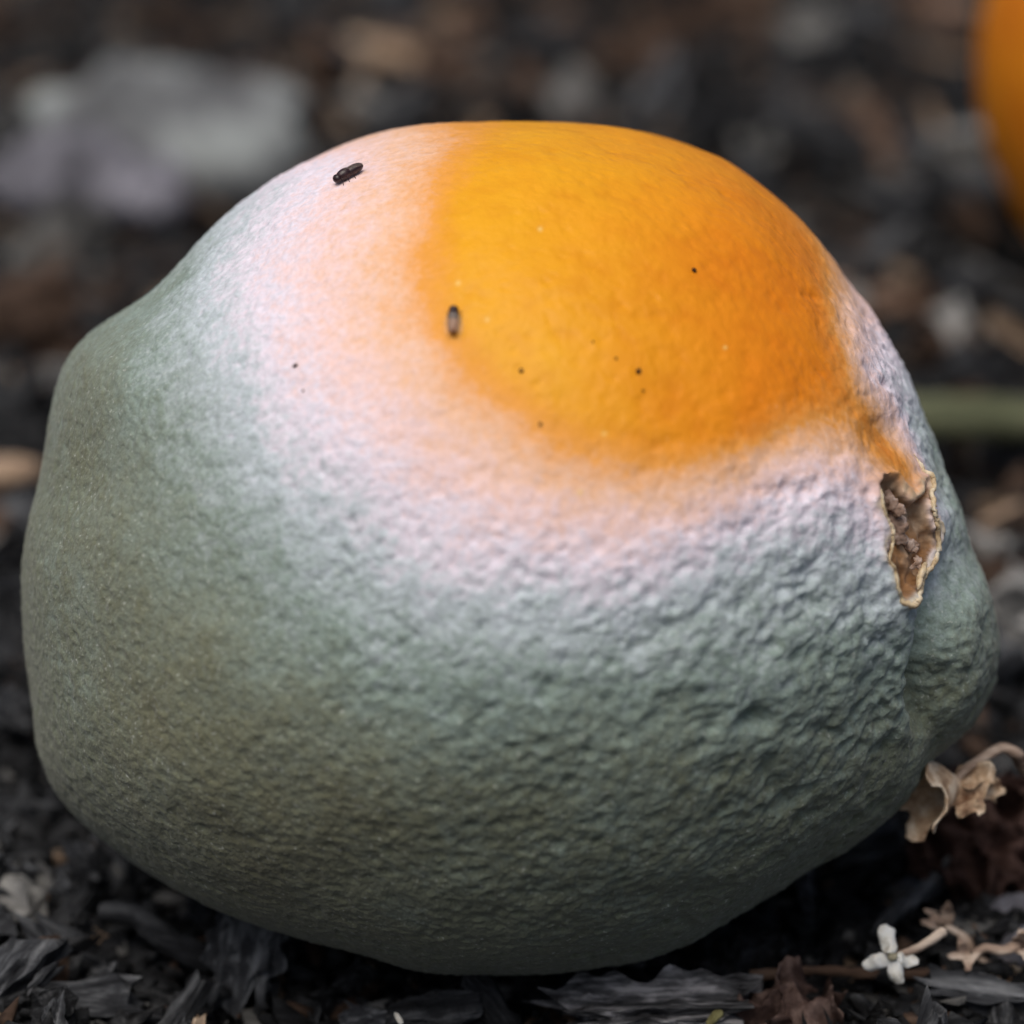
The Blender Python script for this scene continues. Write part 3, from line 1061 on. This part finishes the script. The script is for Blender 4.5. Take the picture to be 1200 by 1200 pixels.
# each crumb: an irregular eight-cornered splinter
cube = np.array([(x, y, z) for x in (-1, 1) for y in (-1, 1) for z in (-1, 1)], float)
cf = np.array([(0, 1, 3, 2), (4, 6, 7, 5), (0, 4, 5, 1), (2, 3, 7, 6), (0, 2, 6, 4), (1, 5, 7, 3)])
dims = np.stack([r.uniform(0.7, 1.8, n), r.uniform(0.3, 0.8, n), r.uniform(0.15, 0.5, n)], -1) * size[:, None] * 0.6
v = cube[None] * dims[:, None, :] * (1 + 0.35 * r.normal(0, 1, (n, 8, 3))).clip(0.2, 1.8)
az = r.uniform(0, 2 * math.pi, n); el = r.normal(0, 0.5, n)
c1, s1, c2, s2 = np.cos(az), np.sin(az), np.cos(el), np.sin(el)
x, y, z = v[..., 0], v[..., 1], v[..., 2]
x, z = x * c2[:, None] - z * s2[:, None], x * s2[:, None] + z * c2[:, None]
x, y = x * c1[:, None] - y * s1[:, None], x * s1[:, None] + y * c1[:, None]
v = np.stack([x + fx[:, None], y + fy[:, None], z + fz[:, None]], -1).reshape(-1, 3)
q = (cf[None] + 8 * np.arange(n)[:, None, None]).reshape(-1, 4)
me = bpy.data.meshes.new('fine_litter')
me.vertices.add(len(v)); me.vertices.foreach_set('co', (v * CM).astype(np.float32).ravel())
me.loops.add(q.size); me.loops.foreach_set('vertex_index', q.astype(np.int32).ravel())
me.polygons.add(len(q))
me.polygons.foreach_set('loop_start', np.arange(0, q.size, 4, dtype=np.int32))
me.polygons.foreach_set('loop_total', np.full(len(q), 4, np.int32))
for k in ('char', 'brown', 'grey', 'tan'): me.materials.append(M[k])
mi = r.choice(4, n, p=[.66, .22, .08, .04])
near = fy < 6
mi[near] = r.choice(4, near.sum(), p=[.87, .05, .06, .02])
me.polygons.foreach_set('material_index', np.repeat(mi, 6).astype(np.int32))
me.update(calc_edges=True)
lit = link('fine_litter', me)
tag(lit, 'fine dark crumbs of bark and soil covering the ground', 'litter', kind='stuff')


# ------------------------------------------------------------------ particular pieces around the orange
def piece(name, label, cat, me_, mat, px, py, z, an=0.0, tilt=0.0, normal=None, roll=0.0, group=None):
    pos = on_ground(px, py, z)
    nn = np.array([0, -math.sin(tilt), math.cos(tilt)]) if normal is None else np.asarray(normal, float)
    R = frame_rot(an, nn)
    m4 = Matrix(R.tolist()) @ Matrix.Rotation(roll, 3, 'X')
    o_ = link(name, me_, mat, None, pos, m4.to_euler())
    return tag(o_, label, cat, group)


piece('bark_block', 'squarish grey charcoal block standing under the front of the mouldy orange', 'bark', chip_mesh('bark_block', 0.85, 0.70, 0.55, 811, 26, 22, 0.13), M['char'], 288, 1118, 0.30, 80, 1.1)
piece('bark_strip', 'silvery fibrous strip of bark in front of the mouldy orange', 'bark', chip_mesh('bark_strip', 1.45, 0.50, 0.34, 817, 34, 30, 0.32), M['silver'], 772, 1188, 0.25, 4, 0.5)
piece('bark_oval', 'smooth dark oval bark piece leaning under the orange', 'bark', chip_mesh('bark_oval', 0.6, 0.32, 0.3, 813, 18, 18, 0.08), M['char'], 575, 1180, 0.25, -55, 0.8)
piece('bark_wedge', 'smooth dark wedge of bark lying flat under the orange', 'bark', chip_mesh('bark_wedge', 0.75, 0.36, 0.3, 814, 18, 18, 0.08), M['char'], 515, 1188, 0.22, 10, 0.7)
vs, fs = tube(spline([(-0.62, 0.10, 0), (-0.3, 0.12, .04), (0.1, -0.05, .05), (0.55, -0.15, 0.0)], 24), np.linspace(0.10, 0.13, 24), 12, 0.3, 31)
piece('twig', 'short curved charcoal twig lying left of the squarish bark block', 'twig', mesh_from('twig', vs, fs), M['char'], 190, 1098, 0.30, -24, 0.4)
vs, fs = tube(spline([(-0.5, 0.0, 0), (-0.1, 0.03, .03), (0.3, -0.02, .03), (0.7, 0.04, 0.0)], 20), 0.075, 10, 0.7, 32)
piece('twig', 'straight charcoal twig pointing up from the white flower to the orange', 'twig', mesh_from('twig2', vs, fs), M['char'], 1066, 1062, 0.35, 62, 0.3)
vs, fs = tube(spline([(-0.9, 0.0, 0), (-0.3, 0.02, .03), (0.3, -0.03, .02), (0.8, 0.0, 0.0)], 20), 0.05, 10, 0.7, 33)
piece('twig', 'thin brown twig lying level below the white flower', 'twig', mesh_from('twig3', vs, fs), M['brown'], 1000, 1142, 0.28, 2, 0.2)
piece('bark_slab', 'long charcoal slab of bark at the foot of the dried curled flowers', 'bark', chip_mesh('bark_slab', 1.1, 0.30, 0.24, 815, 24, 20, 0.25), M['char'], 1160, 1168, 0.25, -14, 0.3)
vs, fs = lump_mesh(0.62, 0.5, 0.42, 821, 20, 18, 0.28)
piece('stone', 'lilac grey pebble beside the dried curled flowers', 'stone', mesh_from('stone', vs, fs), M['lilac'], 1186, 1075, 0.2, 20)
vs, fs = lump_mesh(0.5, 0.36, 0.34, 822, 20, 18, 0.3)
piece('stone', 'small pale lilac pebble below the larger lilac pebble', 'stone', mesh_from('stone_small', vs, fs), M['lilac'], 1196, 1112, 0.28, 80)
vs, fs = lump_mesh(0.7, 0.5, 0.4, 823, 20, 18, 0.25)
piece('stone', 'dull grey rounded stone under the dried tan flower', 'stone', mesh_from('stone_dull', vs, fs), M['grey'], 1160, 1020, 0.25, -20)
vs, fs = lump_mesh(0.2, 0.09, 0.07, 824, 12, 10, 0.3)
piece('yellow_fragment', 'tiny yellow plant fragment beside the crumpled brown leaf', 'fragment', mesh_from('yellow_fragment', vs, fs), M['yellow'], 838, 1192, 0.32, 60, 0.4)
vs, fs = lump_mesh(0.14, 0.05, 0.05, 825, 10, 8, 0.3)
piece('white_fragment', 'tiny white sliver in front of the orange', 'fragment', mesh_from('white_fragment', vs, fs), M['petal_white'], 467, 1194, 0.36, 110, 0.4)


# crumpled leaf
def sheet(nx, ny, fn, thick):
    vs, fs = [], []
    for j in range(ny):
        for i in range(nx):
            vs.append(fn(i / (nx - 1), j / (ny - 1)))
    top = np.array(vs, float)
    g_ = top.reshape(ny, nx, 3)
    du = np.gradient(g_, axis=1); dv = np.gradient(g_, axis=0)
    nn = np.cross(du, dv); nn /= np.linalg.norm(nn, axis=2)[..., None] + 1e-9
    bot = (g_ - nn * thick).reshape(-1, 3)
    n_ = nx * ny
    for j in range(ny - 1):
        for i in range(nx - 1):
            a = j * nx + i
            fs.append((a, a + 1, a + nx + 1, a + nx))
            fs.append((n_ + a, n_ + a + nx, n_ + a + nx + 1, n_ + a + 1))
    edge = [i for i in range(nx)] + [j * nx + nx - 1 for j in range(1, ny)] + [(ny - 1) * nx + i for i in range(nx - 2, -1, -1)] + [j * nx for j in range(ny - 2, 0, -1)]
    for k in range(len(edge)):
        a, b = edge[k], edge[(k + 1) % len(edge)]
        fs.append((a, n_ + a, n_ + b, b))
    return np.r_[top, bot], fs


def crumple(L, Wd, amp, seed):
    def fn(u_, v_):
        wid = math.sin(math.pi * min(max(u_, 0.04), 0.97)) ** 0.7
        return ((u_ - .5) * L, (v_ - .5) * Wd * wid, 0)
    vs, fs = sheet(44, 30, fn, 0.012)
    h = len(vs) // 2
    base_ = vs[:h].copy()
    nz = np.stack([fbm(base_ * 4.5, 3, seed), fbm(base_ * 4.5, 3, seed + 5), 1.6 * (0.5 - np.abs(fbm(base_ * 4.5, 3, seed + 9)) * 2.2)], -1) * amp
    vs[:h] += nz; vs[h:] += nz
    return vs, fs


vs, fs = crumple(1.0, 0.6, 0.2, 830)
piece('dead_leaf', 'crumpled dark brown leaf in front of the right side of the orange', 'leaf', mesh_from('dead_leaf', vs, fs), M['dead_leaf'], 925, 1178, 0.30, 8, 0.5)
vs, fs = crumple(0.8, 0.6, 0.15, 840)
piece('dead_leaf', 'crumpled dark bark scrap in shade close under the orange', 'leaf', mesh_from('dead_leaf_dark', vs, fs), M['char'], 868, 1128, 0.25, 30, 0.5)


# --- dried tan trumpet flower
def petal_pts(L, Wd, curl, seed, nx=18, ny=11, cup=0.2, wilt=0.0):
    def fn(u_, v_):
        w_ = Wd * (math.sin(math.pi * (0.10 + 0.86 * u_)) ** 0.6)
        y = (v_ - .5) * w_
        return (u_ * L, y, curl * u_ * u_ * L + cup * (y / Wd) ** 2 * Wd * 4)
    vs, fs = sheet(nx, ny, fn, 0.010)
    h = len(vs) // 2
    nz = np.stack([fbm(vs[:h] * 9, 2, seed + 3) * wilt, fbm(vs[:h] * 9, 2, seed + 6) * wilt, fbm(vs[:h] * 7, 2, seed) * (0.035 + wilt)], -1)
    vs[:h] += nz; vs[h:] += nz
    return vs, fs


def funnel(r0, r1, L, lobes, seed, nx=26, nc=48, flare=2.2, notch=0.3):
    def fn(u_, v_):
        a = 2 * math.pi * v_
        lob = 1 + notch * math.cos(lobes * a) * u_ ** 2
        x = L * u_ * (1 + 0.22 * math.cos(lobes * a + 0.4) * u_ ** 3)
        rad = r0 + (r1 - r0) * u_ ** flare * lob
        return (x, rad * math.cos(a), rad * math.sin(a))
    vs, fs = sheet(nx, nc, fn, 0.016)
    h = len(vs) // 2
    sc_ = np.clip(vs[:h, :1] / L, 0, 1)
    nz = np.stack([fbm(vs[:h] * 6, 2, seed + k * 3) for k in range(3)], -1) * 0.07 * sc_
    # close the seam: identical noise at v=0 and v=1 because positions coincide
    vs[:h] += nz; vs[h:] += nz
    return vs, fs


ft = empty('dried_flower', at(1135, 970, 0.3))
tag(ft, 'withered tan trumpet flower with brown stalk resting against the orange', 'flower')
ft_loc = at(1135, 970, 0.3)


def wpart(name, vs, fs, mat, root, root_loc):
    return link(name, mesh_from(name, np.asarray(vs) - root_loc, fs), mat, root)


FD = 0.45
vs, fs = funnel(0.06, 0.36, 0.44, 5, 850, flare=1.15, notch=0.16)
ax_ = -U * 0.80 - V * 0.15 + W * 0.45
vs = vs @ np.stack([ax_ / np.linalg.norm(ax_), *(lambda b_: (b_, np.cross(ax_ / np.linalg.norm(ax_), b_)))(np.cross(ax_, V) / np.linalg.norm(np.cross(ax_, V)))], 1).T + at(1122, 918, FD)
wpart('corolla', vs, fs, M['flower_tan'], ft, ft_loc)
vs, fs = tube(spline([at(1116, 925, FD), at(1128, 905, FD + .05), at(1150, 890, FD), at(1174, 877, FD - .1), at(1192, 885, FD - .15), at(1205, 902, FD - .3)], 34), np.r_[np.linspace(.045, .06, 20), np.linspace(.065, .10, 14)], 14, 0.3, 41, 0.7)
wpart('stalk', vs, fs, M['flower_brown'], ft, ft_loc)
for k, (px, py, an, L, Wd, tl) in enumerate([(1120, 926, 18, 0.36, 0.30, .5), (1122, 930, 2, 0.44, 0.22, -.3), (1112, 920, -50, 0.42, 0.2, .4)]):
    vs, fs = petal_pts(L, Wd, 0.3 * (-1) ** k, 860 + k, wilt=0.09)
    vs = vs @ frame_rot(an, W + V * tl).T + at(px, py, FD + 0.06)
    wpart('petal', vs, fs, M['flower_tan'], ft, ft_loc)


vs, fs = crumple(1.5, 1.3, 0.22, 845)
piece('dead_leaf', 'dark reddish brown leaf heaped under the withered tan trumpet flower', 'leaf', mesh_from('dead_leaf_red', vs, fs), M['leaf_dark'], 1160, 985, 0.75, 20, 0.9)
# --- small white four-petalled flower
wl = on_ground(1046, 1121, 0.70)
wf = empty('white_flower', wl)
tag(wf, 'small fresh white four-petalled flower on the mulch right of the orange', 'flower')
wn = W + V * 0.25
for k, (an, L, Wd) in enumerate([(102, .27, .15), (196, .25, .14), (283, .22, .12), (352, .20, .13)]):
    vs, fs = petal_pts(L, Wd * 1.1, -0.25, 870 + k, cup=-0.3, wilt=0.03)
    vs = vs @ frame_rot(an, wn).T + wl + frame_rot(an, wn)[:, 0] * 0.025
    wpart('petal', vs, fs, M['petal_white'], wf, wl)
vs, fs = lump_mesh(0.09, 0.08, 0.07, 879, 9, 9, 0.2)
wpart('centre', vs @ frame_rot(0).T + wl + W * 0.02, fs, M['flower_center'], wf, wl)
vs, fs = tube(spline([wl - W * 0.02, wl + U * .18 + V * 0.04 - W * .1, wl + U * .34 + V * .12 - W * .15, wl + U * .46 + V * .2 - W * .2], 18), np.linspace(0.03, 0.05, 18), 10, 0.2, 42)
wpart('tube', vs, fs, M['flower_brown'], wf, wl)

# --- withered tubular blossoms
for j, (px, py, an, L, lab) in enumerate([(1108, 1085, -42, 0.62, 'withered beige blossom with a curled split mouth, touching the white flower stalk'),
                                          (1140, 1118, 12, 0.40, 'withered pinkish blossom with frayed tips beside the lilac pebbles')]):
    bl = on_ground(px, py, 0.5)
    bo = empty('dried_flower', bl)
    tag(bo, lab, 'flower')
    R = frame_rot(an, W + V * .3)
    ax = R[:, 0]
    vs, fs = tube(spline([bl, bl + ax * L * .3 + R[:, 1] * .03, bl + ax * L * .65 - R[:, 1] * .02, bl + ax * L], 20), np.linspace(.045, .075, 20), 12, 0.4, 50 + j, 0.6)
    wpart('tube', vs, fs, M['flower_brown'], bo, bl)
    for k in range(5):
        a2 = an + (-70 + 35 * k)
        vs, fs = petal_pts(0.22, 0.09, 0.9 * (-1) ** k, 890 + 7 * j + k, 14, 9, wilt=0.06)
        vs = vs @ frame_rot(a2, W + V * (.4 - .2 * k)).T + bl + ax * L * .97
        wpart('petal', vs, fs, M['flower_tan' if j == 0 else 'flower_brown'], bo, bl)
    for k in range(3):
        a2 = an + 180 + (-50 + 50 * k)
        vs, fs = petal_pts(0.2, 0.08, 0.6, 990 + 7 * j + k, 14, 9, wilt=0.06)
        vs = vs @ frame_rot(a2, W + V * .4).T + bl
        wpart('sepal', vs, fs, M['flower_brown'], bo, bl)

# --- blurred things behind
vs, fs = lump_mesh(3.9, 2.4, 1.3, 910, 40, 32, 0.75)
piece('stone', 'large pale grey stone, blurred, lying behind the left of the mouldy orange', 'stone', mesh_from('pale_stone', vs, fs), M['pale_stone'], 190, 160, 0.75, 14, 0.35)
vs, fs = lump_mesh(2.6, 1.5, 1.1, 913, 30, 24, 0.7)
piece('stone', 'lilac grey stone leaning on the front of the large pale stone', 'stone', mesh_from('lilac_stone', vs, fs), M['lilac'], 110, 212, 0.6, -10, 0.3)
vs, fs = tube(spline([(-3.2, 0, 0), (-1, .06, .05), (1, -.05, .05), (3.4, .04, 0)], 40), np.linspace(.30, .24, 40), 14, 0.15, 43)
piece('stick', 'straight pale green-grey stick lying behind the right of the mouldy orange', 'stick', mesh_from('stick', vs, fs), M['stick'], 1195, 495, 0.9, 1, 0.0)
vs, fs = lump_mesh(0.75, 0.42, 0.35, 915, 18, 16, 0.25)
piece('stone', 'small pale tan pebble just behind the left side of the orange', 'stone', mesh_from('white_pebble', vs, fs), M['tan'], 8, 553, 0.5, 10)
